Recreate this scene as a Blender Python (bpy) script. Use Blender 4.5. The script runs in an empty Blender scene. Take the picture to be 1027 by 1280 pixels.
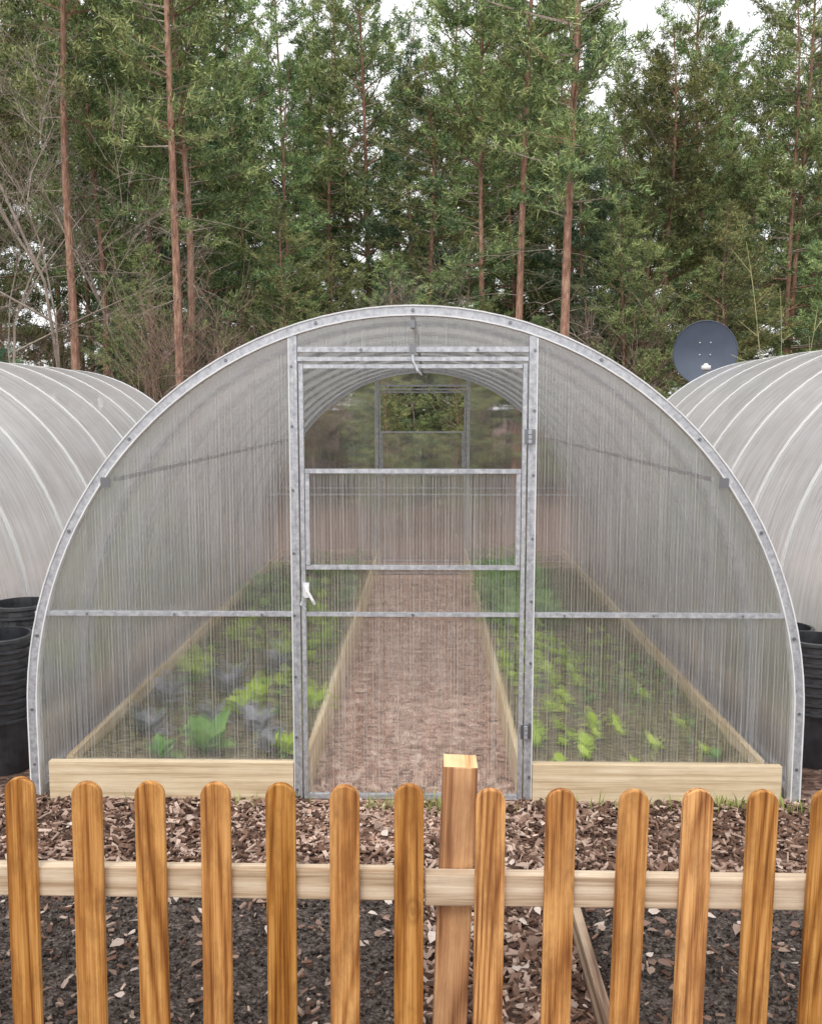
import bpy, math, random
import numpy as np
from mathutils import Vector, noise, Matrix
random.seed(7); rng=np.random.default_rng(7)
sc=bpy.context.scene
R=math.radians
# ------------------------------------------------------------------ helpers
class MB:
    def __init__(s): s.v=[]; s.f=[]; s.m=[]
    def add(s,vs,fs,mi=0):
        o=len(s.v); s.v.extend([tuple(p) for p in vs]); s.f.extend([tuple(i+o for i in f) for f in fs]); s.m.extend([mi]*len(fs))
    def box(s,x0,x1,y0,y1,z0,z1,mi=0):
        s.add([(x0,y0,z0),(x1,y0,z0),(x1,y1,z0),(x0,y1,z0),(x0,y0,z1),(x1,y0,z1),(x1,y1,z1),(x0,y1,z1)],
              [(0,3,2,1),(4,5,6,7),(0,1,5,4),(1,2,6,5),(2,3,7,6),(3,0,4,7)],mi)
    def tube(s,pts,rad,n=4,mi=0,cap=False):
        pts=[Vector(p) for p in pts]; vs=[]; fs=[]
        up=Vector((0.13,0.21,1)).normalized()
        for i,p in enumerate(pts):
            d=(pts[min(i+1,len(pts)-1)]-pts[max(i-1,0)])
            if d.length<1e-9: d=Vector((0,0,1))
            d.normalize()
            a=d.cross(up if abs(d.dot(up))<.95 else Vector((1,0,0))).normalized(); b=d.cross(a)
            for k in range(n):
                t=2*math.pi*k/n
                vs.append(p+(a*math.cos(t)+b*math.sin(t))*rad[i])
        for i in range(len(pts)-1):
            for k in range(n):
                k2=(k+1)%n
                fs.append((i*n+k,(i+1)*n+k,(i+1)*n+k2,i*n+k2))
        if cap:
            fs.append(tuple(range(n))); fs.append(tuple(reversed(range((len(pts)-1)*n,len(pts)*n))))
        s.add(vs,fs,mi)
    def mesh(s,name,mats,smooth=False):
        me=bpy.data.meshes.new(name); me.from_pydata(s.v,[],s.f)
        for m in mats: me.materials.append(m)
        me.polygons.foreach_set('material_index',s.m)
        if smooth: me.polygons.foreach_set('use_smooth',[True]*len(s.f))
        me.update(); return me
def obj(name,data,parent=None,loc=(0,0,0),rot=(0,0,0),scale=(1,1,1)):
    o=bpy.data.objects.new(name,data); sc.collection.objects.link(o)
    o.location=loc; o.rotation_euler=rot; o.scale=scale
    if parent: o.parent=parent
    return o
def bevel(o,w=.003,seg=2):
    m=o.modifiers.new('b','BEVEL'); m.width=w; m.segments=seg; m.limit_method='ANGLE'

# ------------------------------------------------------------------ materials
class NT:
    def __init__(s,name):
        s.mat=bpy.data.materials.new(name); s.mat.use_nodes=True; s.t=s.mat.node_tree; s.t.nodes.clear()
        s.out=s.n('ShaderNodeOutputMaterial')
    def n(s,typ,**kw):
        nd=s.t.nodes.new(typ)
        for k,v in kw.items(): setattr(nd,k,v)
        return nd
    def l(s,a,b): s.t.links.new(a,b)
    def val(s,nd,name,v):
        if isinstance(v,bpy.types.NodeSocket): s.l(v,nd.inputs[name])
        else: nd.inputs[name].default_value=v
    def coord(s,scale=(1,1,1),kind='Object',rand=False):
        tc=s.n('ShaderNodeTexCoord'); mp=s.n('ShaderNodeMapping'); mp.inputs['Scale'].default_value=scale
        s.l(tc.outputs[kind],mp.inputs['Vector'])
        if rand:
            oi=s.n('ShaderNodeObjectInfo'); ml=s.n('ShaderNodeVectorMath',operation='SCALE')
            ml.inputs[0].default_value=(37.,53.,71.); s.l(oi.outputs['Random'],ml.inputs['Scale']); s.l(ml.outputs[0],mp.inputs['Location'])
        return mp.outputs[0]
    def noise(s,vec,scale,detail=3,rough=.5,dist=0):
        nd=s.n('ShaderNodeTexNoise'); s.l(vec,nd.inputs['Vector']); nd.inputs['Scale'].default_value=scale
        nd.inputs['Detail'].default_value=detail; nd.inputs['Roughness'].default_value=rough; nd.inputs['Distortion'].default_value=dist
        return nd.outputs['Fac']
    def ramp(s,fac,stops):
        r=s.n('ShaderNodeValToRGB'); s.l(fac,r.inputs[0]); e=r.color_ramp.elements
        while len(e)<len(stops): e.new(.5)
        for i,(p,c) in enumerate(stops):
            e[i].position=p; e[i].color=(c[0],c[1],c[2],1) if not isinstance(c,(int,float)) else (c,c,c,1)
        return r.outputs[0]
    def math(s,op,a,b=None):
        m=s.n('ShaderNodeMath',operation=op); s.val(m,0,a)
        if b is not None: s.val(m,1,b)
        return m.outputs[0]
    def mix(s,f,a,b,mode='MIX'):
        m=s.n('ShaderNodeMix',data_type='RGBA',blend_type=mode)
        for i,v in ((0,f),(6,a),(7,b)):
            if isinstance(v,bpy.types.NodeSocket): s.l(v,m.inputs[i])
            else: m.inputs[i].default_value=v if isinstance(v,(int,float)) else (v[0],v[1],v[2],1)
        return m.outputs[2]
    def bump(s,h,strength=.5,dist=.01):
        b=s.n('ShaderNodeBump'); s.l(h,b.inputs['Height']); b.inputs['Strength'].default_value=strength; b.inputs['Distance'].default_value=dist
        return b.outputs[0]
    def pbr(s,col,rough=.7,metal=0,normal=None,spec=.5):
        p=s.n('ShaderNodeBsdfPrincipled')
        if isinstance(col,bpy.types.NodeSocket): s.l(col,p.inputs['Base Color'])
        else: p.inputs['Base Color'].default_value=(*col,1)
        s.val(p,'Roughness',rough); p.inputs['Metallic'].default_value=metal; p.inputs['Specular IOR Level'].default_value=spec
        if normal is not None: s.l(normal,p.inputs['Normal'])
        return p.outputs[0]
    def mixs(s,f,a,b):
        m=s.n('ShaderNodeMixShader'); s.val(m,0,f); s.l(a,m.inputs[1]); s.l(b,m.inputs[2]); return m.outputs[0]
    def done(s,sh): s.l(sh,s.out.inputs[0]); return s.mat

def wood(name,c_dark,c_mid,c_light,axis='z',rough=.55,ring=55,knots=True,bumps=.3,rand=True,mottle=.45,hv=.4,rw=.3):
    t=NT(name)
    sm={'z':(1,1,.07),'x':(.07,1,1),'y':(1,.07,1)}[axis]
    v=t.coord(sm,rand=rand)
    n1=t.noise(v,6,1,.4,.15)
    rings=t.math('SINE',t.math('MULTIPLY',n1,ring))
    rings=t.math('ADD',t.math('MULTIPLY',rings,.5),.5)
    rings=t.math('POWER',rings,.6)
    fs={'z':(1,1,.02),'x':(.02,1,1),'y':(1,.02,1)}[axis]
    fine=t.noise(t.coord(fs,rand=rand),230,3,.7)
    med=t.noise(t.coord(fs,rand=rand),95,3,.65)
    f=t.math('ADD',t.math('ADD',t.math('MULTIPLY',rings,rw),t.math('MULTIPLY',fine,.40)),t.math('MULTIPLY',med,.60-rw))
    col=t.ramp(f,[(.36,c_dark),(.48,c_mid),(.64,c_light)])
    ms={'z':(1,1,.35),'x':(.35,1,1),'y':(1,.35,1)}[axis]
    big=t.noise(t.coord(ms,rand=rand),16,5,.7)
    col=t.mix(t.math('MULTIPLY',t.ramp(big,[(.45,0),(.7,1)]),mottle),col,c_dark)
    oi=t.n('ShaderNodeObjectInfo')
    hs=t.n('ShaderNodeHueSaturation'); t.l(col,hs.inputs['Color']); 
    t.l(t.math('ADD',t.math('MULTIPLY',oi.outputs['Random'],hv),1-hv*.5),hs.inputs['Value'])
    t.l(t.math('ADD',t.math('MULTIPLY',oi.outputs['Random'],-.12),1.04),hs.inputs['Saturation'])
    col=hs.outputs[0]
    if knots:
        vo=t.n('ShaderNodeTexVoronoi'); vo.inputs['Scale'].default_value=5.0
        ks={'z':(1,1,.5),'x':(.5,1,1),'y':(1,.5,1)}[axis]
        t.l(t.coord(ks,rand=rand),vo.inputs['Vector'])
        dd=t.math('ADD',vo.outputs['Distance'],t.math('MULTIPLY',t.noise(v,40,2),.03))
        k=t.ramp(dd,[(.045,1),(.08,.7),(.095,.1),(.11,.45),(.14,.0)])
        col=t.mix(t.math('MULTIPLY',k,.75),col,tuple(c*.5 for c in c_dark))
    return t.done(t.pbr(col,rough,0,t.bump(f,bumps,.002),.3))
M={}
M['picket']=wood('stained_wood',(.18,.060,.013),(.42,.175,.040),(.68,.355,.115),'z',.65,95,mottle=.65,hv=.4,rw=.16,bumps=.5)
M['post']=wood('post_wood',(.20,.085,.035),(.44,.215,.095),(.64,.37,.18),'z',.65,60,hv=.1,rw=.2)
M['posttop']=wood('post_endgrain',(.45,.22,.09),(.66,.4,.18),(.8,.56,.3),'y',.6,knots=False)
M['rail']=wood('rail_wood',(.34,.23,.14),(.55,.42,.29),(.72,.60,.45),'x',.75,50,mottle=.45,hv=.1,rw=.15)
M['boardx']=wood('board_wood',(.46,.34,.20),(.66,.52,.34),(.80,.68,.49),'x',.75,45,mottle=.4,hv=.05,rw=.12)
M['boardy']=wood('board_wood_lengthwise',(.48,.34,.17),(.68,.53,.32),(.80,.67,.45),'y',.75,ring=40,mottle=.3,hv=.05,rw=.2)
M['oldboard']=wood('weathered_board',(.16,.10,.07),(.36,.25,.17),(.52,.40,.29),'y',.8,60)

def metal():
    t=NT('galvanized_steel'); v=t.coord()
    n=t.noise(v,45,4,.7); n2=t.noise(v,3,3,.6)
    col=t.ramp(n,[(.3,(.34,.36,.40)),(.5,(.54,.56,.60)),(.72,(.78,.80,.82))])
    col=t.mix(t.math('MULTIPLY',n2,.3),col,(.34,.37,.42))
    return t.done(t.pbr(col,t.math('ADD',t.math('MULTIPLY',n,.3),.25),.5,t.bump(n,.2,.002)))
M['metal']=metal()
t=NT('bolt_steel'); M['bolt']=t.done(t.pbr((.25,.26,.28),.35,.8))
t=NT('white_strap'); v=t.coord(); M['strap']=t.done(t.pbr(t.ramp(t.noise(v,12),[(.3,(.66,.67,.69)),(.7,(.82,.83,.84))]),.4))
t=NT('clear_strap'); tr_=t.n('ShaderNodeBsdfTransparent'); M['cstrap']=t.done(t.mixs(.5,tr_.outputs[0],t.pbr((.9,.9,.88),.4)))
t=NT('black_plastic'); v=t.coord(); n=t.noise(v,25,4); M['black']=t.done(t.pbr(t.ramp(n,[(.3,(.014,.015,.018)),(.8,(.04,.042,.05))]),.32,0,t.bump(n,.1,.003),.7))

def poly_end():
    t=NT('polycarbonate_end_sheet')
    v=t.coord((1,1,.010)); h=t.noise(v,210,2,.5)
    nb=t.bump(h,1.0,.0013)
    rf=t.n('ShaderNodeBsdfRefraction'); rf.inputs['IOR'].default_value=1.14; rf.inputs['Roughness'].default_value=.01
    rf.inputs['Color'].default_value=(1,1,1,1); t.l(nb,rf.inputs['Normal'])
    tr=t.n('ShaderNodeBsdfTransparent'); tr.inputs['Color'].default_value=(1,1,1,1)
    tl=t.n('ShaderNodeBsdfTranslucent'); tl.inputs['Color'].default_value=(.99,.99,.99,1)
    df=t.n('ShaderNodeBsdfDiffuse'); df.inputs['Color'].default_value=(.95,.95,.96,1)
    gl=t.n('ShaderNodeBsdfGlossy'); gl.inputs['Roughness'].default_value=.12; t.l(nb,gl.inputs['Normal'])
    a=t.mixs(.34,rf.outputs[0],tr.outputs[0])
    haze=t.mixs(.6,tl.outputs[0],df.outputs[0])
    st=t.noise(t.coord((1,1,.008)),150,4,.8)
    dr=t.noise(t.coord((1,1,.05)),190,2,.6)
    f=t.ramp(st,[(.38,.02),(.5,.07),(.63,.24)])
    f2=t.ramp(dr,[(.64,0),(.72,.45)])
    sx=t.n('ShaderNodeSeparateXYZ'); t.l(t.coord(),sx.inputs[0])
    fl=t.math('SINE',t.math('MULTIPLY',sx.outputs[0],2*math.pi/.0125))      # twin-wall webs
    fl=t.ramp(t.math('ADD',t.math('MULTIPLY',fl,.5),.5),[(.6,0),(1,.16)])
    f=t.math('MAXIMUM',t.math('ADD',f,fl),t.math('MULTIPLY',f2,.8))
    b=t.mixs(f,a,haze)
    return t.done(t.mixs(.04,b,gl.outputs[0]))
M['pend']=poly_end()
def poly_shell():
    t=NT('polycarbonate_shell_sheet')
    h=t.noise(t.coord((.03,1,.03)),120,2,.5); nb=t.bump(h,.8,.0010)
    rf=t.n('ShaderNodeBsdfRefraction'); rf.inputs['IOR'].default_value=1.12; rf.inputs['Roughness'].default_value=.2
    rf.inputs['Color'].default_value=(.99,.99,.99,1); t.l(nb,rf.inputs['Normal'])
    tr=t.n('ShaderNodeBsdfTransparent'); tr.inputs['Color'].default_value=(1,1,1,1)
    tl=t.n('ShaderNodeBsdfTranslucent'); tl.inputs['Color'].default_value=(1,1,1,1)
    df=t.n('ShaderNodeBsdfDiffuse'); df.inputs['Color'].default_value=(.96,.955,.985,1)
    gl=t.n('ShaderNodeBsdfGlossy'); gl.inputs['Roughness'].default_value=.15; t.l(nb,gl.inputs['Normal'])
    a=t.mixs(.6,rf.outputs[0],tr.outputs[0])
    haze=t.mixs(.52,tl.outputs[0],df.outputs[0])
    st=t.noise(t.coord((.05,1,.05)),45,4,.75); dirt=t.noise(t.coord((1,.6,1)),2.2,5,.65)
    f=t.math('ADD',t.ramp(st,[(.3,.42),(.7,.85)]),t.math('MULTIPLY',t.ramp(dirt,[(.35,0),(.65,1)]),.15))
    b=t.mixs(f,a,haze)
    lw=t.n('ShaderNodeLayerWeight'); lw.inputs['Blend'].default_value=.42
    fr=t.math('ADD',t.math('MULTIPLY',lw.outputs['Fresnel'],.6),.06)
    return t.done(t.mixs(fr,b,gl.outputs[0]))
M['pshell']=poly_shell()

def ground_mat(name,stops,sc1=28,bs=.8):
    t=NT(name); v=t.coord()
    vo=t.n('ShaderNodeTexVoronoi'); vo.inputs['Scale'].default_value=sc1
    dv=t.n('ShaderNodeMapping'); t.l(v,dv.inputs[0]); dv.inputs['Scale'].default_value=(1,1.8,1)
    t.l(dv.outputs[0],vo.inputs['Vector'])
    sp=t.n('ShaderNodeSeparateColor'); t.l(vo.outputs['Color'],sp.inputs[0])
    n=t.noise(v,60,4,.65)
    f=t.math('ADD',t.math('MULTIPLY',sp.outputs[0],.6),t.math('MULTIPLY',n,.4))
    col=t.ramp(f,stops)
    return t.done(t.pbr(col,.9,0,t.bump(f,bs,.012),.2))
M['ground']=ground_mat('forest_floor',[(.2,(.045,.029,.022)),(.5,(.145,.088,.068)),(.8,(.29,.20,.165))],26)
M['path']=ground_mat('woodchip_path',[(.15,(.22,.12,.085)),(.45,(.52,.33,.25)),(.85,(.84,.66,.56))],34)
M['soil']=ground_mat('dark_soil',[(.2,(.036,.028,.024)),(.55,(.098,.078,.068)),(.9,(.22,.18,.16))],110,.8)
M['bedsoil']=ground_mat('bed_soil',[(.2,(.07,.058,.03)),(.55,(.18,.155,.085)),(.9,(.34,.30,.18))],40,1.)
def chipm(name,c0,c1,c2,pos=.5):
    t=NT(name); g=t.n('ShaderNodeNewGeometry')
    col=t.ramp(g.outputs['Random Per Island'],[(0,c0),(pos,c1),(1,c2)])
    col=t.mix(t.math('MULTIPLY',t.noise(t.coord(),90,3,.6),.5),col,c0)
    return t.done(t.pbr(col,.8,0,None,.3))
M['chip']=chipm('bark_chips',(.06,.033,.024),(.26,.15,.105),(.74,.57,.47),.55)
M['chiplight']=chipm('wood_chips',(.30,.17,.12),(.58,.39,.30),(.85,.68,.58))
M['clod']=chipm('soil_clods',(.028,.022,.019),(.094,.075,.066),(.22,.185,.165))
M['leaf']=chipm('fallen_leaf',(.20,.12,.09),(.42,.32,.26),(.76,.68,.61))
def foliage(name,cols,tr=.3,rand=True,sc1=1.3):
    t=NT(name); oi=t.n('ShaderNodeObjectInfo'); v=t.coord(rand=True)
    n=t.noise(v,sc1,3,.6); g=t.n('ShaderNodeNewGeometry')
    f=t.math('ADD',t.math('MULTIPLY',n,.72),t.math('MULTIPLY',g.outputs['Random Per Island'],.28))
    col=t.ramp(f,[(.34,cols[0]),(.5,cols[1]),(.66,cols[2])])
    if rand:
        hs=t.n('ShaderNodeHueSaturation'); t.l(col,hs.inputs['Color'])
        t.l(t.math('ADD',t.math('MULTIPLY',oi.outputs['Random'],.07),.45),hs.inputs['Hue'])
        t.l(t.math('ADD',t.math('MULTIPLY',oi.outputs['Random'],.6),.8),hs.inputs['Value']); col=hs.outputs[0]
    d=t.n('ShaderNodeBsdfDiffuse'); t.l(col,d.inputs[0])
    if tr==0: return t.done(d.outputs[0])
    tl=t.n('ShaderNodeBsdfTranslucent'); t.l(col,tl.inputs[0])
    return t.done(t.mixs(tr,d.outputs[0],tl.outputs[0]))
M['needle']=foliage('pine_needles',((.08,.125,.07),(.21,.285,.125),(.42,.48,.21)),0)
M['spruce']=foliage('spruce_needles',((.065,.12,.085),(.15,.25,.155),(.30,.41,.24)),0)
M['lime']=foliage('lettuce_leaf',((.34,.48,.05),(.50,.68,.09),(.66,.82,.18)),.35,False,6)
M['green']=foliage('green_leaf',((.13,.30,.07),(.25,.45,.12),(.40,.58,.2)),.3,False,6)
M['purple']=foliage('purple_leaf',((.15,.20,.16),(.30,.31,.34),(.58,.56,.64)),.2,False,9)
M['grass']=foliage('grass_blade',((.2,.27,.07),(.38,.46,.13),(.56,.58,.25)),.3,False,5)
def bark(name,c0,c1,c2):
    t=NT(name); v=t.coord((1,1,.25),rand=True); n=t.noise(v,22,4,.7); n2=t.noise(t.coord(rand=True),1.2,3)
    col=t.ramp(t.math('ADD',t.math('MULTIPLY',n,.7),t.math('MULTIPLY',n2,.3)),[(.35,c0),(.5,c1),(.66,c2)])
    return t.done(t.pbr(col,.85,0,t.bump(n,.8,.02),.2))
M['bark']=bark('pine_bark',(.14,.085,.065),(.34,.19,.135),(.56,.38,.28))
M['twig']=bark('dead_twigs',(.17,.14,.115),(.34,.28,.235),(.52,.46,.4))
M['bgbark']=bark('grey_bark',(.14,.10,.08),(.30,.21,.165),(.46,.35,.29))

# ------------------------------------------------------------------ ground
b=MB(); N=60; S=600
xs=[-S]+[(-60+120*i/N) for i in range(N+1)]+[S]
vs=[];fs=[]
for j,y in enumerate(xs):
    for i,x in enumerate(xs):
        z=0
        if y>8: z=.35*min(1,(y-8)/10)*(noise.noise(Vector((x*.12,y*.12,0)))+.3)
        vs.append((x,y,z))
n=len(xs)
for j in range(n-1):
    for i in range(n-1): fs.append((j*n+i,j*n+i+1,(j+1)*n+i+1,(j+1)*n+i))
b.add(vs,fs); obj('ground',b.mesh('ground',[M['ground']],True))

# ------------------------------------------------------------------ greenhouse
L=5.8; CZ=.35; A=1.555; B=1.63
def ztop(x,ins=0):
    a=A-ins; bb=B-ins
    return CZ+bb*math.sqrt(max(0,1-(x/a)**2))
def arch(ins=0,n=56):
    a=A-ins; bb=B-ins
    p=[(-a,0),(-a,.12),(-a,.24)]
    p+=[(-a*math.cos(math.pi*i/n),CZ+bb*math.sin(math.pi*i/n)) for i in range(n+1)]
    return p+[(a,.24),(a,.12),(a,0)]
def sweep(mb,pts,hw,y0,y1,mi=0):
    vs=[];fs=[]
    for i,(x,z) in enumerate(pts):
        x0,z0=pts[max(i-1,0)]; x1,z1=pts[min(i+1,len(pts)-1)]
        d=Vector((x1-x0,z1-z0)).normalized(); nx,nz=-d[1],d[0]
        vs+=[(x+nx*hw,y0,z+nz*hw),(x-nx*hw,y0,z-nz*hw),(x-nx*hw,y1,z-nz*hw),(x+nx*hw,y1,z+nz*hw)]
    for i in range(len(pts)-1):
        for k in range(4):
            k2=(k+1)%4; fs.append((i*4+k,i*4+k2,(i+1)*4+k2,(i+1)*4+k))
    fs+= [(0,3,2,1),tuple(len(vs)-4+k for k in range(4))]
    mb.add(vs,fs,mi)
fr=MB()   # metal frame, bolts=1, strap=2
def bolt(x,y,z,s,r=.0065):
    fr.tube([(x,y,z),(x,y+s*.006,z)],[r,r*.8],6,1,True)
def end_frame(y,s):
    def bx(x0,x1,a,c,z0,z1,mi=0): fr.box(x0,x1,min(y+s*a,y+s*c),max(y+s*a,y+s*c),z0,z1,mi)
    sweep(fr,arch(.018),.017,y-.022,y+.022)
    sweep(fr,arch(.0005),.0025,y-.027,y+.027,2)
    sweep(fr,arch(.0355),.0025,y-.025,y+.025,2)
    for sx in(-1,1):
        zt=ztop(.462)-.04
        bx(sx*.462-.015,sx*.462+.015,-.012,.020,0,zt)
        bx(sx*.478-.002,sx*.478+.002,-.01,.024,.012,zt-.01,2)
        bx(sx*.462-.002,sx*.462+.002,.0205,.0225,.0,zt-.01)
    bx(-.445,.445,-.01,.018,1.804,1.824); bx(-.445,.445,-.01,.016,1.770,1.786)
    bx(-1.51,-.482,-.008,.017,.765,.782); bx(.482,1.51,-.008,.017,.765,.782)
    bx(-.440,-.424,.0,.022,.012,1.76); bx(.424,.440,.0,.022,.012,1.76)
    bx(-.422,.422,.002,.020,.767,.782); bx(-.422,.422,.0,.022,.012,.030)
    bx(-.420,.420,.006,.028,1.337,1.354); bx(-.420,.420,.006,.028,.957,.973)
    bx(-.420,-.404,.006,.027,.975,1.335); bx(.404,.420,.006,.027,.975,1.335)
    bx(-.422,.422,.004,.020,1.742,1.757)
    for z in(.30,1.48):
        bx(.432,.472,.0235,.030,z-.028,z+.028,1)
        for dz in(-.018,.0,.018): fr.tube([(.452,y+s*.034,z+dz-.007),(.452,y+s*.034,z+dz+.007)],[.008,.008],8,0,True)
    bx(-.432,-.408,.0285,.036,.845,.905,2)
    fr.tube([(-.42,y+s*.036,.89),(-.41,y+s*.065,.875),(-.39,y+s*.068,.84),(-.385,y+s*.06,.825)],[.006]*4,6,2,True)
    fr.tube([(-.425,y+s*.03,.86),(-.44,y+s*.05,.82),(-.42,y+s*.052,.80)],[.004]*3,6,0,True)
    fr.tube([(.0,y+s*.02,1.80),(.0,y+s*.035,1.77),(.02,y+s*.04,1.73),(.035,y+s*.035,1.715)],[.005,.005,.005,.003],6,0,True)
    bx(-.012,.012,.0225,.029,1.80,1.835,1)
    bx(-.008,.008,-.03,.027,1.895,1.925,1)
    for a in [12,28,44,62,76,90,104,118,136,152,168]:
        bolt(-(A-.018)*math.cos(R(a)),y+s*.022,CZ+(B-.018)*math.sin(R(a)),s,.008)
    for sx in(-1,1):
        for z in(.08,.3,.55,.8,1.05,1.3,1.55,1.78): bolt(sx*.462+.006*sx,y+s*.020,z+.03*sx,s)
        for x in(.6,.95,1.3): bolt(sx*x,y+s*.017,.773,s,.005)
        for z in(.15,.38): bolt(sx*(A-.018),y+s*.022,z,s)
        bx(sx*1.205-.018,sx*1.205+.018,.0225,.027,1.28,1.32,1)
    bolt(0,y+s*.020,.774,s); bolt(-.2,y+s*.018,1.813,s); bolt(.25,y+s*.018,1.813,s)
end_frame(0,-1); end_frame(L,1)
ribs=[L*i/9 for i in range(1,9)]
for y in ribs: sweep(fr,arch(.015,40),.010,y-.010,y+.010,0)
for px,pz in[(0,1.945),(1.18,1.31),(-1.18,1.31)]:
    fr.box(px-.009,px+.009,.03,L-.03,pz-.009,pz+.009)
for sx in(-1,1):
    fr.box(sx*1.53-.015,sx*1.53+.015,.03,L-.03,.005,.045)
me_frame=fr.mesh('frame',[M['metal'],M['bolt'],M['strap']])
ep=MB()
def sheet(x0,x1,z0,z1f,y,n=24):
    vs=[];fs=[]
    for i in range(n+1):
        x=x0+(x1-x0)*i/n; vs+=[(x,y,z0),(x,y,z1f(x))]
    for i in range(n): fs.append((2*i,2*i+2,2*i+3,2*i+1))
    ep.add(vs,fs)
for y,s in((0,-1),(L,1)):
    zt=lambda x: ztop(x,.015)
    for sx in(-1,1):
        xa,xb=(-1.53,-.462) if sx<0 else(.462,1.53)
        sheet(xa,xb,.01,zt,y)
    sheet(-.458,.458,1.812,zt,y)
    sheet(-.43,.43,.02,lambda x:.965,y+s*.008,2)
    sheet(-.41,.41,.965,lambda x:1.345,y+s*.016,2)
me_ep=ep.mesh('end_panels',[M['pend']])
sh=MB(); pts=arch(0,56); ny=20; vs=[];fs=[]
for j in range(ny+1):
    for (x,z) in pts: vs.append((x,-.015+(L+.03)*j/ny,z))
n=len(pts)
for j in range(ny):
    for i in range(n-1): fs.append((j*n+i,j*n+i+1,(j+1)*n+i+1,(j+1)*n+i))
sh.add(vs,fs); me_sh=sh.mesh('roof_shell',[M['pshell']],True)
sp=MB()
for k in range(1,9):
    y=L*k/9
    sweep(sp,arch(-.005,40),.002,y-.020,y+.020)
me_sp=sp.mesh('straps',[M['cstrap']])
bd=MB()
for sx in(-1,1):
    x0,x1=sorted((sx*.482,sx*1.475))
    bd.box(x0,x1,-.035,-.003,.0,.165,0)
    x0,x1=sorted((sx*1.40,sx*1.425)); bd.box(x0,x1,.03,5.70,0,.168,1)
    x0,x1=sorted((sx*.425,sx*.45)); bd.box(x0,x1,.03,5.70,0,.168,1)
    x0,x1=sorted((sx*.452,sx*1.398)); bd.box(x0,x1,5.60,5.625,.0,.166,0)
    bd.box(x0,x1,.03,.05,.0,.15,0)
me_bd=bd.mesh('bed_boards',[M['boardx'],M['boardy']])
so=MB()
for sx in(-1,1):
    nx,nyy=16,70; vs=[];fs=[]
    for j in range(nyy+1):
        for i in range(nx+1):
            x=sx*(.452+(.946)*i/nx); y=.052+5.54*j/nyy
            vs.append((x,y,.115+.03*noise.noise(Vector((x*6,y*6,sx)))))
    for j in range(nyy):
        for i in range(nx):
            k=j*(nx+1)+i; q=(k,k+1,k+nx+2,k+nx+1); fs.append(q if sx>0 else q[::-1])
    so.add(vs,fs)
me_so=so.mesh('bed_soil',[M['bedsoil']],True)
pa=MB(); pa.add([(-.424,-.05,.006),(.424,-.05,.006),(.424,5.78,.006),(-.424,5.78,.006)],[(0,1,2,3)])
me_pa=pa.mesh('path_surface',[M['path']])
def greenhouse(loc,rz=0):
    e=obj('greenhouse',None,loc=loc,rot=(0,0,rz))
    for nm,me in(('frame',me_frame),('end_panels',me_ep),('roof_shell',me_sh),('straps',me_sp),('bed_boards',me_bd),('bed_soil',me_so),('path_surface',me_pa)):
        if nm=='straps' and loc[0]==0: continue
        obj(nm,me,e)
    return e
greenhouse((0,0,0)); greenhouse((-3.68,0.05,.0)); greenhouse((3.52,0.1,.10))
b=MB(); b.box(1.9,5.15,.0,6.0,-.05,.096); obj('foundation_slab',b.mesh('foundation_slab',[M['ground']]))

# ------------------------------------------------------------------ plants
def leafgeo(mb,base,az,length,width,rise,droop,mi=0,cup=.25,nseg=5):
    vs=[];fs=[]; ca,sa=math.cos(az),math.sin(az)
    for i in range(nseg+1):
        u=i/nseg; w=width*(math.sin(math.pi*min(1,u*.93+.07))**.7)*.5 if u<1 else .002
        r=length*u; z=rise*length*u-droop*length*u*u
        for k in(-1,0,1):
            x=r; yy=w*k; zz=z+abs(k)*w*cup+random.uniform(-.06,.06)*width
            vs.append((base[0]+x*ca-yy*sa,base[1]+x*sa+yy*ca,base[2]+zz))
    for i in range(nseg):
        for k in range(2):
            q=i*3+k; fs.append((q,q+1,q+4,q+3))
    mb.add(vs,fs,mi)
def rosette(mb,p,n,size,mi=0,upr=.6,wr=.55):
    for i in range(n):
        f=i/n; leafgeo(mb,p,i*2.4+random.random()*.5,size*random.uniform(.7,1.1)*(1-.4*f),size*wr,upr+1.3*f,.5*(1-f)+.1,mi)
def plant(name,p,n,size,mat,upr=.6,wr=.55):
    mb=MB(); rosette(mb,(0,0,0),n,size,0,upr,wr); return obj(name,mb.mesh(name,[mat],True),loc=p)
plant('broccoli_plant',(-.88,.20,.12),10,.17,M['green'],.8,.6)
plant('broccoli_plant',(-1.06,.14,.12),7,.11,M['green'],.5,.55)
for (x,y,s) in[(-.72,.50,.13),(-1.20,.45,.13),(-.98,1.15,.16),(-1.25,.95,.14),(-.62,.22,.10),(-.78,1.6,.14),(-.95,.60,.11)]:
    plant('cabbage_plant',(x,y,.12),10,s,M['purple'],.6,.55)
mb=MB()
for (x,y,s) in[(-.54,.20,.12),(-.86,.78,.13),(-.80,1.0,.12),(-.50,.9,.12),(-.8,1.9,.13),(-1.15,2.4,.13),(-.6,2.3,.13)]: rosette(mb,(x,y,.12),9,s,0,.5,.6)
for i in range(18): rosette(mb,(random.uniform(-1.3,-.55),random.uniform(1.2,5.3),.12),7,random.uniform(.06,.10),0,.5,.7)
for i in range(15):
    for j in range(8):
        x=.53+j*.10+random.uniform(-.035,.035); y=.13+i*.17+random.uniform(-.06,.06)
        if random.random()<.80-.08*j: rosette(mb,(x,y,.12),7,random.uniform(.04,.08)*(1.0 if j<4 else .8),0,.45,.75)
obj('lettuce_plants',mb.mesh('lettuce_plants',[M['lime']],True))
mb=MB()
for i in range(60): rosette(mb,(random.uniform(.50,.98),random.uniform(2.7,5.4),.12),9,random.uniform(.10,.18),0,.8,.7)
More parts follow.
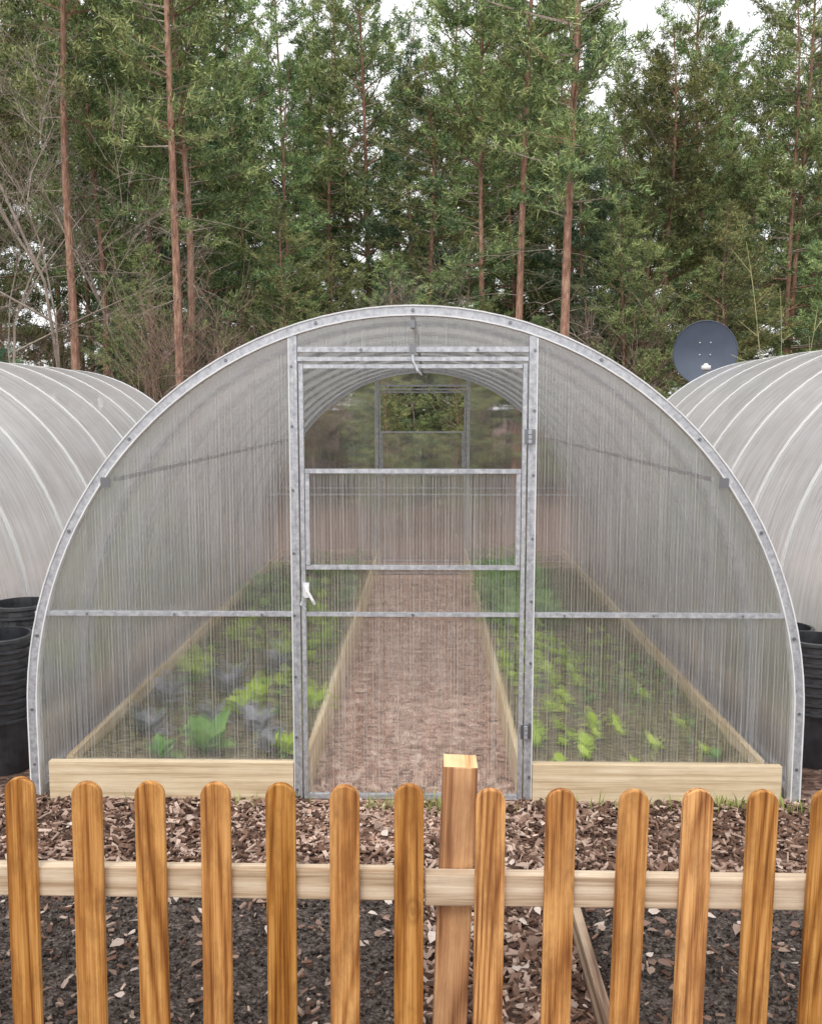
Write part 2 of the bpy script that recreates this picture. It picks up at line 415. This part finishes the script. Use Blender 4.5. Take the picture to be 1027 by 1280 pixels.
for i in range(24): rosette(mb,(random.uniform(-1.35,-.5),random.uniform(2.8,5.4),.12),8,random.uniform(.07,.13),0,.9,.7)
for i in range(90): rosette(mb,(random.choice([-1,1])*random.uniform(.5,1.35),random.uniform(.12,2.6),.12),6,random.uniform(.025,.055),0,.7,.7)
obj('leafy_greens',mb.mesh('leafy_greens',[M['green']],True))
mb=MB()
def blade(x,y,z,h):
    az=random.random()*6.28; w=.0025; l=random.uniform(.1,.5)*h
    dx,dy=math.cos(az),math.sin(az)
    mb.add([(x-dy*w,y+dx*w,z),(x+dy*w,y-dx*w,z),(x+dx*l*.4+dy*w,y+dy*l*.4-dx*w,z+h*.6),(x+dx*l*.4-dy*w,y+dy*l*.4+dx*w,z+h*.6),(x+dx*l,y+dy*l,z+h)],[(0,1,2,3),(3,2,4)])
for i in range(220): blade(random.uniform(.95,1.38),random.uniform(.1,2.2),.12,random.uniform(.03,.09))
for i in range(300): blade(random.uniform(-1.38,-.5),random.uniform(.1,3),.12,random.uniform(.03,.07))
for c in[(1.25,-.06,.07,60),(-.03,-.1,.10,90),(.15,-.12,.1,70),(-.7,-.07,.15,25),(1.0,-.07,.3,50),(1.5,-.1,.1,40)]:
    for i in range(c[3]): blade(c[0]+random.gauss(0,c[2]),c[1]+random.gauss(0,.02),0,random.uniform(.02,.08))
obj('grass_tufts',mb.mesh('grass_tufts',[M['grass']]))

# ------------------------------------------------------------------ mulch, soil, leaves
def chips(name,n,region,mat,lmin,lmax,zf,thick=.006,tilt=.35,asp=(.25,.6)):
    mb=MB(); V=[];F=[]
    for i in range(n):
        x,y=region()
        l=random.uniform(lmin,lmax)*.5; w=l*random.uniform(*asp); h=thick*random.uniform(.5,1.2)*.5
        m=Matrix.Rotation(random.random()*6.28,3,'Z')@Matrix.Rotation(random.gauss(0,tilt),3,'X')@Matrix.Rotation(random.gauss(0,tilt),3,'Y')
        z=zf(x,y)+random.uniform(.002,.014)
        o=len(V); q=random.uniform(.5,1); k=random.uniform(.6,1)
        for p in((-l,-w*q,-h),(l*k,-w,-h),(l,w*q,-h),(-l*k,w,-h),(-l,-w*q,h),(l*k,-w,h),(l,w*q,h),(-l*k,w,h)):
            r=m@Vector(p); V.append((r.x+x,r.y+y,r.z+z))
        F+= [tuple(o+a for a in f) for f in((4,5,6,7),(0,1,5,4),(1,2,6,5),(2,3,7,6),(3,0,4,7))]
    mb.add(V,F); return obj(name,mb.mesh(name,[mat]))
def soilz(x,y): return .02+.035*noise.noise(Vector((x*2.5,y*2.5,3)))+.022*noise.noise(Vector((x*11,y*11,5)))+.012*noise.noise(Vector((x*35,y*35,9)))
def inbed(x,y): return y<-.80+.05*noise.noise(Vector((x*5,0,2))) and (x<.0+.06*noise.noise(Vector((y*6,0,0))) or x>.53)
def z_any(x,y): return soilz(x,y)+.012 if inbed(x,y) else .004
def reg_m():
    while True:
        x=random.uniform(-2.6,2.6); y=random.uniform(-2.1,0)
        if inbed(x,y) or (abs(x)<.42 and y>-.05): continue
        return x,y
chips('bark_mulch',17000,reg_m,M['chip'],.010,.055,z_any,asp=(.12,.45),tilt=.4)
def reg_c():
    return random.gauss(-.08,.26),random.uniform(-.45,-.04)
chips('wood_chips',1800,reg_c,M['chiplight'],.008,.035,z_any,.003)
chips('path_chips',5000,lambda:(random.uniform(-.41,.41),random.uniform(0.05,5.5)),M['chiplight'],.02,.075,lambda x,y:.006,.005)
def bedmesh(name,x0,x1,y0,y1,step=.02):
    mb=MB(); nx=int((x1-x0)/step); ny=int((y1-y0)/step); vs=[];fs=[]
    for j in range(ny+1):
        for i in range(nx+1):
            x=x0+(x1-x0)*i/nx; y=y0+(y1-y0)*j/ny
            e=min(1,min(i,nx-i,j,ny-j)/3); vs.append((x,y,soilz(x,y)*e+.010*e+.002))
    for j in range(ny):
        for i in range(nx):
            k=j*(nx+1)+i; fs.append((k,k+1,k+nx+2,k+nx+1))
    mb.add(vs,fs); return obj(name,mb.mesh(name,[M['soil']],True))
bedmesh('soil_bed',-2.7,.02,-2.3,-.78); bedmesh('soil_bed',.525,2.7,-2.3,-.80)
def reg_s():
    while True:
        x=random.uniform(-2.0,2.0); y=random.uniform(-2.0,-.78)
        if inbed(x,y): return x,y
chips('soil_clods',20000,reg_s,M['clod'],.003,.012,lambda x,y:soilz(x,y)+.008,.009,.9,(.5,.9))
chips('bark_pieces',1300,reg_s,M['chip'],.008,.035,lambda x,y:soilz(x,y)+.018,asp=(.12,.5))
b=MB()
b.box(.495,.522,-2.3,-.80,.0,.095); b.box(.523,2.6,-.815,-.79,0,.085,1)
o=obj('bed_edging_board',b.mesh('bed_edging_board',[M['oldboard'],M['rail']])); bevel(o,.003)
mb=MB()
for i in range(1700):
    x=random.uniform(-2,2); y=random.uniform(-2.1,-.05)
    if y>-.75 and random.random()<.5: continue
    z=z_any(x,y)+random.uniform(.014,.026); l=(.008+.018*random.random()**1.8); w=l*random.uniform(.45,.75); c=random.uniform(-.4,.7)*w
    m=Matrix.Translation((x,y,z))@Matrix.Rotation(random.random()*6.28,4,'Z')@Matrix.Rotation(random.gauss(0,.35),4,'X')@Matrix.Rotation(random.gauss(0,.3),4,'Y')
    P=[(-l*1.35,0,0),(-l*.9,0,0),(-l*.5,w,c),(l*.1,w*.95,c),(l,0,c*.4),(l*.1,-w*.95,c),(-l*.5,-w,c),(0,0,0)]
    mb.add([m@Vector(p) for p in P],[(1,7,3,2),(7,4,3),(1,6,5,7),(7,5,4)])
obj('fallen_leaves',mb.mesh('fallen_leaves',[M['leaf']]))

# ------------------------------------------------------------------ picket fence
fence=obj('picket_fence',None)
def picket(x,ztop_,lean):
    w=.0355; H=ztop_; th=.009; n=12
    prof=[(-w,0),(w,0),(w,H-w)]+[(w*math.cos(math.pi*i/n),H-w+w*.95*math.sin(math.pi*i/n)) for i in range(1,n)]+[(-w,H-w)]
    k=len(prof); vs=[(p[0],-th,p[1]) for p in prof]+[(p[0],th,p[1]) for p in prof]
    fs=[tuple(range(k)),tuple(reversed(range(k,2*k)))]+[(i,i+k,(i+1)%k+k,(i+1)%k) for i in range(k)]
    mb=MB(); mb.add(vs,fs)
    o=obj('picket',mb.mesh('picket',[M['picket'],M['bolt']]),fence,(x,-1.505,0),(R(random.uniform(-.6,.6)),R(lean),0)); bevel(o,.003)
for x,z,l in[(-1.70,.715,0),(-1.545,.712,0),(-1.39,.716,.0),(-1.235,.712,.5),(-1.077,.714,.3),(-.922,.713,.5),(-.762,.709,1.0),(-.607,.707,.4),(-.452,.706,.6),(-.293,.706,.3),(-.140,.704,.3),(.015,.703,.1),
             (.207,.697,.2),(.371,.698,.4),(.536,.699,.9),(.690,.699,.7),(.845,.697,.5),(.992,.700,.6),(1.155,.70,0),(1.31,.70,0),(1.47,.70,0),(1.62,.70,0)]:
    picket(x,z,l)
def rail(x0,x1,z0,z1,hh=.076):
    mb=MB(); mb.add([(x0,-1.494,z0-hh),(x1,-1.494,z1-hh),(x1,-1.460,z1-hh),(x0,-1.460,z0-hh),(x0,-1.494,z0),(x1,-1.494,z1),(x1,-1.460,z1),(x0,-1.460,z0)],
              [(0,3,2,1),(4,5,6,7),(0,1,5,4),(1,2,6,5),(2,3,7,6),(3,0,4,7)])
    o=obj('rail',mb.mesh('rail',[M['rail']]),fence); bevel(o,.004)
rail(-1.9,.051,.487,.480); rail(.0535,1.9,.472,.466,.080)
mb=MB(); mb.box(-.042,.042,-.042,.042,0,.728,0); mb.m[1]=1
o=obj('post',mb.mesh('post',[M['post'],M['posttop']]),fence,(.115,-1.4155,0),(0,R(2.0),0)); bevel(o,.004)
for px in(-1.75,1.75):
    o=obj('post',mb.mesh('post',[M['post'],M['posttop']]),fence,(px,-1.4155,0)); bevel(o,.004)

# ------------------------------------------------------------------ plant pots
def pots(loc,n,r=.145,step=.044,h=.27,rz=0,tilt=0):
    prof=[(0,0),(r*.74,0)]
    prof+= [(r*.88,h-.03)]
    for i in range(n):
        zz=h-.03+i*step
        prof+= [(r*.88,zz),(r*1.0,zz+.002),(r*1.03,zz+.010),(r*1.02,zz+.022),(r*.90,zz+.024)]
    top=h-.03+(n-1)*step+.024
    prof+= [(r*.90,top),(r*.72,top-h+.03),(0,top-h+.03)]
    m=28; vs=[];fs=[]
    for k in range(m):
        a=2*math.pi*k/m
        for p in prof: vs.append((p[0]*math.cos(a),p[0]*math.sin(a),p[1]))
    q=len(prof)
    for k in range(m):
        k2=(k+1)%m
        for i in range(q-1): fs.append((k*q+i,k2*q+i,k2*q+i+1,k*q+i+1))
    mb=MB(); mb.add(vs,fs); me=mb.mesh('plant_pots',[M['black']]); 
    return obj('plant_pot_stack',me,loc=loc,rot=(R(tilt),R(tilt*.6),rz))
pots((-1.80,.30,.0),9,.125,tilt=2); pots((-1.90,.72,.0),10,.14); pots((-1.77,.95,.0),9,.13)
pots((1.79,.45,.0),8,.135); pots((1.80,.85,.0),7,.14)

# ------------------------------------------------------------------ satellite dish
t=NT('dish_paint'); M['dish']=t.done(t.pbr(t.ramp(t.noise(t.coord(),3,3),[(.3,(.055,.07,.105)),(.7,(.085,.105,.15))]),.4))
t=NT('lnb_plastic'); M['lnb']=t.done(t.pbr((.65,.65,.65),.4))
mb=MB(); Rr=.37; nr=10; m=40; vs=[(0,0,0)];fs=[]
for i in range(1,nr+1):
    r=Rr*i/nr
    for k in range(m):
        a=2*math.pi*k/m; vs.append((r*math.cos(a)*.97,-r*r*.42,r*math.sin(a)))
for k in range(m): fs.append((0,1+k,1+(k+1)%m))
for i in range(nr-1):
    for k in range(m):
        k2=(k+1)%m; fs.append((1+i*m+k,1+(i+1)*m+k,1+(i+1)*m+k2,1+i*m+k2))
mb.add(vs,fs)
rim=[(Rr*math.cos(2*math.pi*k/m)*.97,-Rr*Rr*.42,Rr*math.sin(2*math.pi*k/m)) for k in range(m+1)]
mb.tube(rim,[.007]*(m+1),5,0)
mb.tube([(0,.03,-.30),(0,-.22,-.34),(0,-.42,-.22)],[.014]*3,6,1,True)
mb.tube([(-.05,-.43,-.19),(.05,-.43,-.19)],[.03,.03],8,2,True)
mb.tube([(0,-.42,-.22),(0,-.38,-.15)],[.022,.03],8,2,True)
mb.box(-.05,.05,.01,.1,-.08,.08,1)
mb.tube([(0,.12,.1),(0,.12,-2.3)],[.025,.025],8,1,True)
for p in((-.06,.12),(.06,.12),(-.06,-.02),(.06,-.02)): mb.tube([(p[0],-.012,p[1]),(p[0],-.02,p[1])],[.009,.009],6,2,True)
obj('satellite_dish',mb.mesh('satellite_dish',[M['dish'],M['metal'],M['lnb']],True),loc=(3.30,7.4,2.23),rot=(0,0,R(-14)))

# ------------------------------------------------------------------ trees
def tufts(P,D,k,length,w):
    n=len(P); P=np.repeat(P,k,0); D=np.repeat(D,k,0)
    d=D*.6+rng.normal(0,.6,(n*k,3)); d/=np.linalg.norm(d,axis=1)[:,None]+1e-9
    ll=length*rng.uniform(.6,1.2,(n*k,1))
    s=np.cross(d,rng.normal(0,1,(n*k,3))); s/=np.linalg.norm(s,axis=1)[:,None]+1e-9
    base=P+rng.normal(0,.03,(n*k,3))
    V=np.stack([base-s*w,base+s*w,base+d*ll],1).reshape(-1,3)
    F=np.arange(n*k*3).reshape(-1,3)
    return V,F
def make_tree(name,H,r0,crown0,crownr,dens,seed,needle,shape='pine',lean=.0,dead=True,k=8,nl=.12,nw=.011):
    random.seed(seed); mb=MB(); np_=14
    px=[random.uniform(-1,1) for _ in range(3)]
    def tp(z):
        u=z/H; return Vector((lean*z+.16*math.sin(u*4+px[0]*3)*u+.07*math.sin(u*9+px[1]*4),.12*math.sin(u*3.3+px[2]*3)*u,z))
    mb.tube([tp(H*i/np_) for i in range(np_+1)],[r0*(1-.88*i/np_)+(.02 if i==0 else 0) for i in range(np_+1)],9,0)
    P=[];D=[]
    z=H*.10
    while z<H*.985:
        u=(z-crown0*H)/(H*(1-crown0))
        live=u>0
        nb=random.randint(3,5) if live else random.randint(1,3)
        if not live and not dead: z+=.3; continue
        for _ in range(nb):
            az=random.random()*6.283
            if live:
                if shape=='pine': pr=(.55+.45*math.sin(min(1,u*1.6)*math.pi*.5)) if u<.35 else (1-((u-.35)/.65)**1.6)
                else: pr=(1-u)**.8
                Lb=crownr*max(.12,pr)*random.uniform(.45,1.25)
            else: Lb=random.uniform(.4,1.5)
            base=tp(z+random.uniform(-.1,.1))
            tiltup=(.15+.8*u+random.uniform(-.25,.3)) if shape=='pine' else (-.1+.7*u)
            if not live: tiltup=random.uniform(-.35,.25)
            dirv=Vector((math.cos(az),math.sin(az),tiltup+random.uniform(-.12,.12)))
            side=Vector((-math.sin(az),math.cos(az),0)); wob=random.uniform(-.3,.3)
            pts=[]
            for i in range(5):
                s=i/4
                pts.append(base+dirv*Lb*s+side*wob*Lb*s*s+Vector((0,0,(-.14 if live else -.2)*Lb*s*s+(.2*Lb*s**3 if live else 0))))
            rb=.006+.010*Lb if live else .007
            mb.tube(pts,[rb*(1-.8*i/4) for i in range(5)],3,1 if (not live or random.random()<.6) else 0)
            if not live:
                for _ in range(random.randint(1,4)):
                    q=pts[random.randint(1,3)]; e=q+Vector((random.uniform(-.4,.4),random.uniform(-.4,.4),random.uniform(-.25,.2)))
                    mb.tube([q,(q+e)*.5+Vector((0,0,.03)),e],[.005,.004,.002],3,1)
                continue
            ntw=max(3,int(Lb*dens))
            for j in range(ntw):
                s=random.uniform(.22,1)**.8; i0=min(3,int(s*4)); f=s*4-i0
                q=pts[i0].lerp(pts[i0+1],f)
                sd=random.choice((-1,1)); tl=random.uniform(.12,.42)*(1.15-.5*s)*min(1.3,.5+Lb*.5)
                td=(dirv.normalized()*.6+side*sd*random.uniform(.2,1)+Vector((0,0,random.uniform(-.4,.8)))).normalized()
                if random.random()<.35: mb.tube([q,q+td*tl],[.005,.003],3,1)
                for s2 in ((.35,.7,1.0) if tl>.16 else (.5,1.)):
                    P.append(q+td*tl*s2); D.append(td+Vector((0,0,.35)))
        z+=random.uniform(.16,.36) if live else random.uniform(.25,.6)
    P=np.array([tuple(p) for p in P]); D=np.array([tuple(p) for p in D])
    V,F=tufts(P,D,k,nl,nw)
    nv=len(mb.v)
    me=bpy.data.meshes.new(name)
    V0=np.array([tuple(v) for v in mb.v]); Vall=np.vstack([V0,V])
    faces=mb.f+[tuple(r) for r in (F+nv).tolist()]
    me.from_pydata(Vall.tolist(),[],faces)
    for m_ in(M['bark'],M['twig'],needle): me.materials.append(m_)
    me.polygons.foreach_set('material_index',mb.m+[2]*len(F)); me.update()
    return me,H
TA=[make_tree('tall_pine_a',13,.085,.46,1.5,11,11,M['needle'],'pine',.0),
    make_tree('tall_pine_b',13.5,.075,.40,1.3,11,12,M['needle'],'pine',.01),
    make_tree('tall_pine_c',12.5,.09,.34,1.5,11,13,M['needle'],'pine',-.01)]
TB=[make_tree('young_pine_a',10.5,.07,.14,1.6,13,21,M['needle'],'pine'),
    make_tree('young_pine_b',11.5,.07,.18,1.6,13,22,M['needle'],'spr'),
    make_tree('spruce_a',11.5,.09,.08,1.9,15,23,M['spruce'],'spr',0,False,9),
    make_tree('young_pine_c',9.5,.06,.10,1.5,13,24,M['needle'],'pine')]
random.seed(99)
near=[(-5.75,11.4,0,1.0,.3,.5),(-3.65,10.4,1,1.0,2.1,.8),(-4.1,12.4,2,.95,4,0),(1.55,12.4,0,.95,1.2,2.2),(2.2,11.4,2,1.0,5,2.2),
      (6.0,16.4,1,.9,3,1.5),(6.9,14.4,0,.85,.9,3),(-7.9,12.9,1,1,1,0),(9.5,13.2,2,1.,2.2,0),(-5.2,14,1,.95,5,1)]
for x,y,k,s,rz,le in near:
    obj('pine_tree',TA[k][0],loc=(x,y,-.05),rot=(0,R(le),rz),scale=(s,s,s))
forest=obj('forest',None)
rows=[(14.4,1.9,10),(16.8,1.9,12),(19.6,2.0,15),(23.0,2.2,17),(28,2.7,20)]
# height profile of the stand along the forest edge: taller to the west, broken and lower to the east
def stand(px):
    pts_=[(-400,-80),(300,-60),(360,10),(395,85),(425,-40),(480,-10),(515,125),(560,70),(600,-10),(690,10),(730,150),(800,100),(860,60),(930,100),(985,30),(1030,90),(1500,0)]
    for (a,b_),(c,d_) in zip(pts_,pts_[1:]):
        if a<=px<=c: return b_+(d_-b_)*(px-a)/(c-a)
    return 0
for ri,(yy,spc,hw) in enumerate(rows):
    x=-hw
    while x<hw:
        xx=x+random.uniform(-.7,.7); y2=yy+random.uniform(-1.1,1.1)
        d=y2+3.6; px=535+1150*xx/d
        k=random.choice([0,1,2,3,0,1]); 
        me,H=TB[k]
        if random.random()<.2: me,H=random.choice(TA)
        if 425<px<490 and ri<2: me,H=TB[2]
        Ht=1.7+(510-stand(px)-random.uniform(-70,80))/1150*d
        s=max(.62,min(1.5,Ht/H)); sx_=max(.85,min(1.15,s))*random.uniform(.9,1.12)
        obj('forest_tree',me,forest,(xx,y2,-.1),(R(random.uniform(-1.5,1.5)),R(random.uniform(-1.5,1.5)),random.random()*6.28),(sx_,sx_,s))
        x+=spc
def bare(name,H,r0,seed,spread=.5,mat='twig',depth=4,multi=1):
    random.seed(seed); mb=MB()
    def grow(p,d,l,r,lev):
        n=3; pts=[p]; q=p; dd=d.copy()
        for i in range(n):
            dd=(dd+Vector((random.gauss(0,.12),random.gauss(0,.12),random.gauss(.03,.08)))).normalized(); q=q+dd*l/n; pts.append(q)
        mb.tube(pts,[r*(1-.5*i/n) for i in range(n+1)],4 if lev>1 else 3)
        if lev==0: return
        for i in range(random.randint(3,5)):
            t_=random.uniform(.3,1); i0=min(n-1,int(t_*n)); st=pts[i0].lerp(pts[i0+1],t_*n-i0)
            nd=(dd+Vector((random.gauss(0,spread),random.gauss(0,spread),random.gauss(0,spread*.6)))).normalized()
            grow(st,nd,l*random.uniform(.45,.75),max(.0028,r*.5),lev-1)
    for k in range(multi):
        a=random.random()*6.28
        grow(Vector((0,0,0)),Vector((.25*math.cos(a)*(multi>1),.25*math.sin(a)*(multi>1),1)).normalized(),H*.5,r0,depth)
    return mb.mesh(name,[M[mat]])
BT=[bare('bare_birch_a',9,.032,5,.5,'twig',5),bare('bare_birch_b',8,.03,6,.55,'twig',5)]
BS=[bare('shrub_a',3.0,.010,8,.5,'bgbark',3,6),bare('shrub_b',3.6,.010,9,.45,'bgbark',3,6)]
random.seed(5)
for x,y,k,s in[(-6.4,10.8,0,1.),(-7.2,12.2,1,1.1),(-5.0,12.8,1,1.05),(-.1,11.8,1,.5),(-8.3,11.5,0,1.1),(-6.0,9.8,1,1.15),(-5.4,10.4,0,1.15)]:
    obj('bare_tree',BT[k],loc=(x,y,0),rot=(0,0,random.random()*6),scale=(s,s,s))
sh_=obj('undergrowth',None)
for i in range(44):
    s=random.uniform(.7,1.35)
    obj('shrub',random.choice(BS),sh_,(random.uniform(-11,11),random.uniform(9.6,15),0),(0,0,random.random()*6),(s,s,s))
for i in range(18):
    s=random.uniform(.25,.42)
    obj('young_pine',random.choice([TB[0],TB[3],TB[2]])[0],sh_,(random.uniform(-10,10),random.uniform(11.5,16),-.1),(0,0,random.random()*6),(s*1.5,s*1.5,s))
for i,(x,y,s) in enumerate([(-.5,8.6,.25),(.45,9.3,.3),(-2.4,12.6,.5),(3.5,13,.55),(5.2,12.6,.5),(7.2,12.4,.55),(-1.6,13.4,.45),(.7,13.5,.5),(-4.6,11.9,.42),(8.8,13.4,.6),(4.3,15,.6)]):
    obj('young_pine',TB[[0,3][i%2]][0],sh_,(x,y,-.1),(0,0,random.random()*6),(s*1.3,s*1.3,s))
mb=MB(); random.seed(3)
t=NT('sapling_stem'); M['sap']=t.done(t.pbr(t.ramp(t.noise(t.coord(),5),[(.3,(.3,.27,.12)),(.7,(.5,.46,.25))]),.7))
for dx,h,c in((-.45,3.4,-.3),(.75,3.3,.5),(.2,2.7,.1),(-.1,2.9,-.2)):
    pts=[(dx*u+c*u*u*.4,.1*math.sin(u*5),h*u) for u in [i/10 for i in range(11)]]
    mb.tube(pts,[.009*(1-.7*i/10) for i in range(11)],5)
    for i in range(4,10):
        p=Vector(pts[i]); e=p+Vector((random.uniform(-.3,.3),random.uniform(-.2,.2),random.uniform(.1,.3))); mb.tube([p,e],[.003,.002],3)
obj('sapling',mb.mesh('sapling',[M['sap']]),loc=(4.1,6.9,.0))

# ------------------------------------------------------------------ world, sun, camera
w=bpy.data.worlds.new('World'); sc.world=w; w.use_nodes=True; nt=w.node_tree
bg=nt.nodes['Background']; sky=nt.nodes.new('ShaderNodeTexSky'); sky.sky_type='NISHITA'; sky.sun_disc=False
sky.sun_elevation=R(52); sky.sun_rotation=R(200); sky.dust_density=4
mx=nt.nodes.new('ShaderNodeMix'); mx.data_type='RGBA'; mx.inputs[0].default_value=.85
mx.inputs[7].default_value=(11.2,11.2,11.2,1); nt.links.new(sky.outputs[0],mx.inputs[6]); nt.links.new(mx.outputs[2],bg.inputs[0]); bg.inputs[1].default_value=.15
sd=bpy.data.lights.new('sun','SUN'); sd.energy=1.4; sd.angle=R(20); sd.color=(1,.97,.92)
az=R(200); el=R(52); dv=Vector((math.sin(az)*math.cos(el),math.cos(az)*math.cos(el),math.sin(el)))
so_=obj('sun',sd,loc=(0,-5,10)); so_.rotation_euler=dv.to_track_quat('Z','Y').to_euler()
cd=bpy.data.cameras.new('camera'); cam=obj('camera',cd,loc=(.06,-3.6,1.59),rot=(R(90-6.45),0,R(1.07)))
cd.sensor_fit='VERTICAL'; cd.sensor_height=24; cd.lens=24*1150/1280; cd.clip_end=2000; cd.clip_start=.05
sc.camera=cam
sc.view_settings.view_transform='Standard'; sc.view_settings.look='None'; sc.view_settings.exposure=0
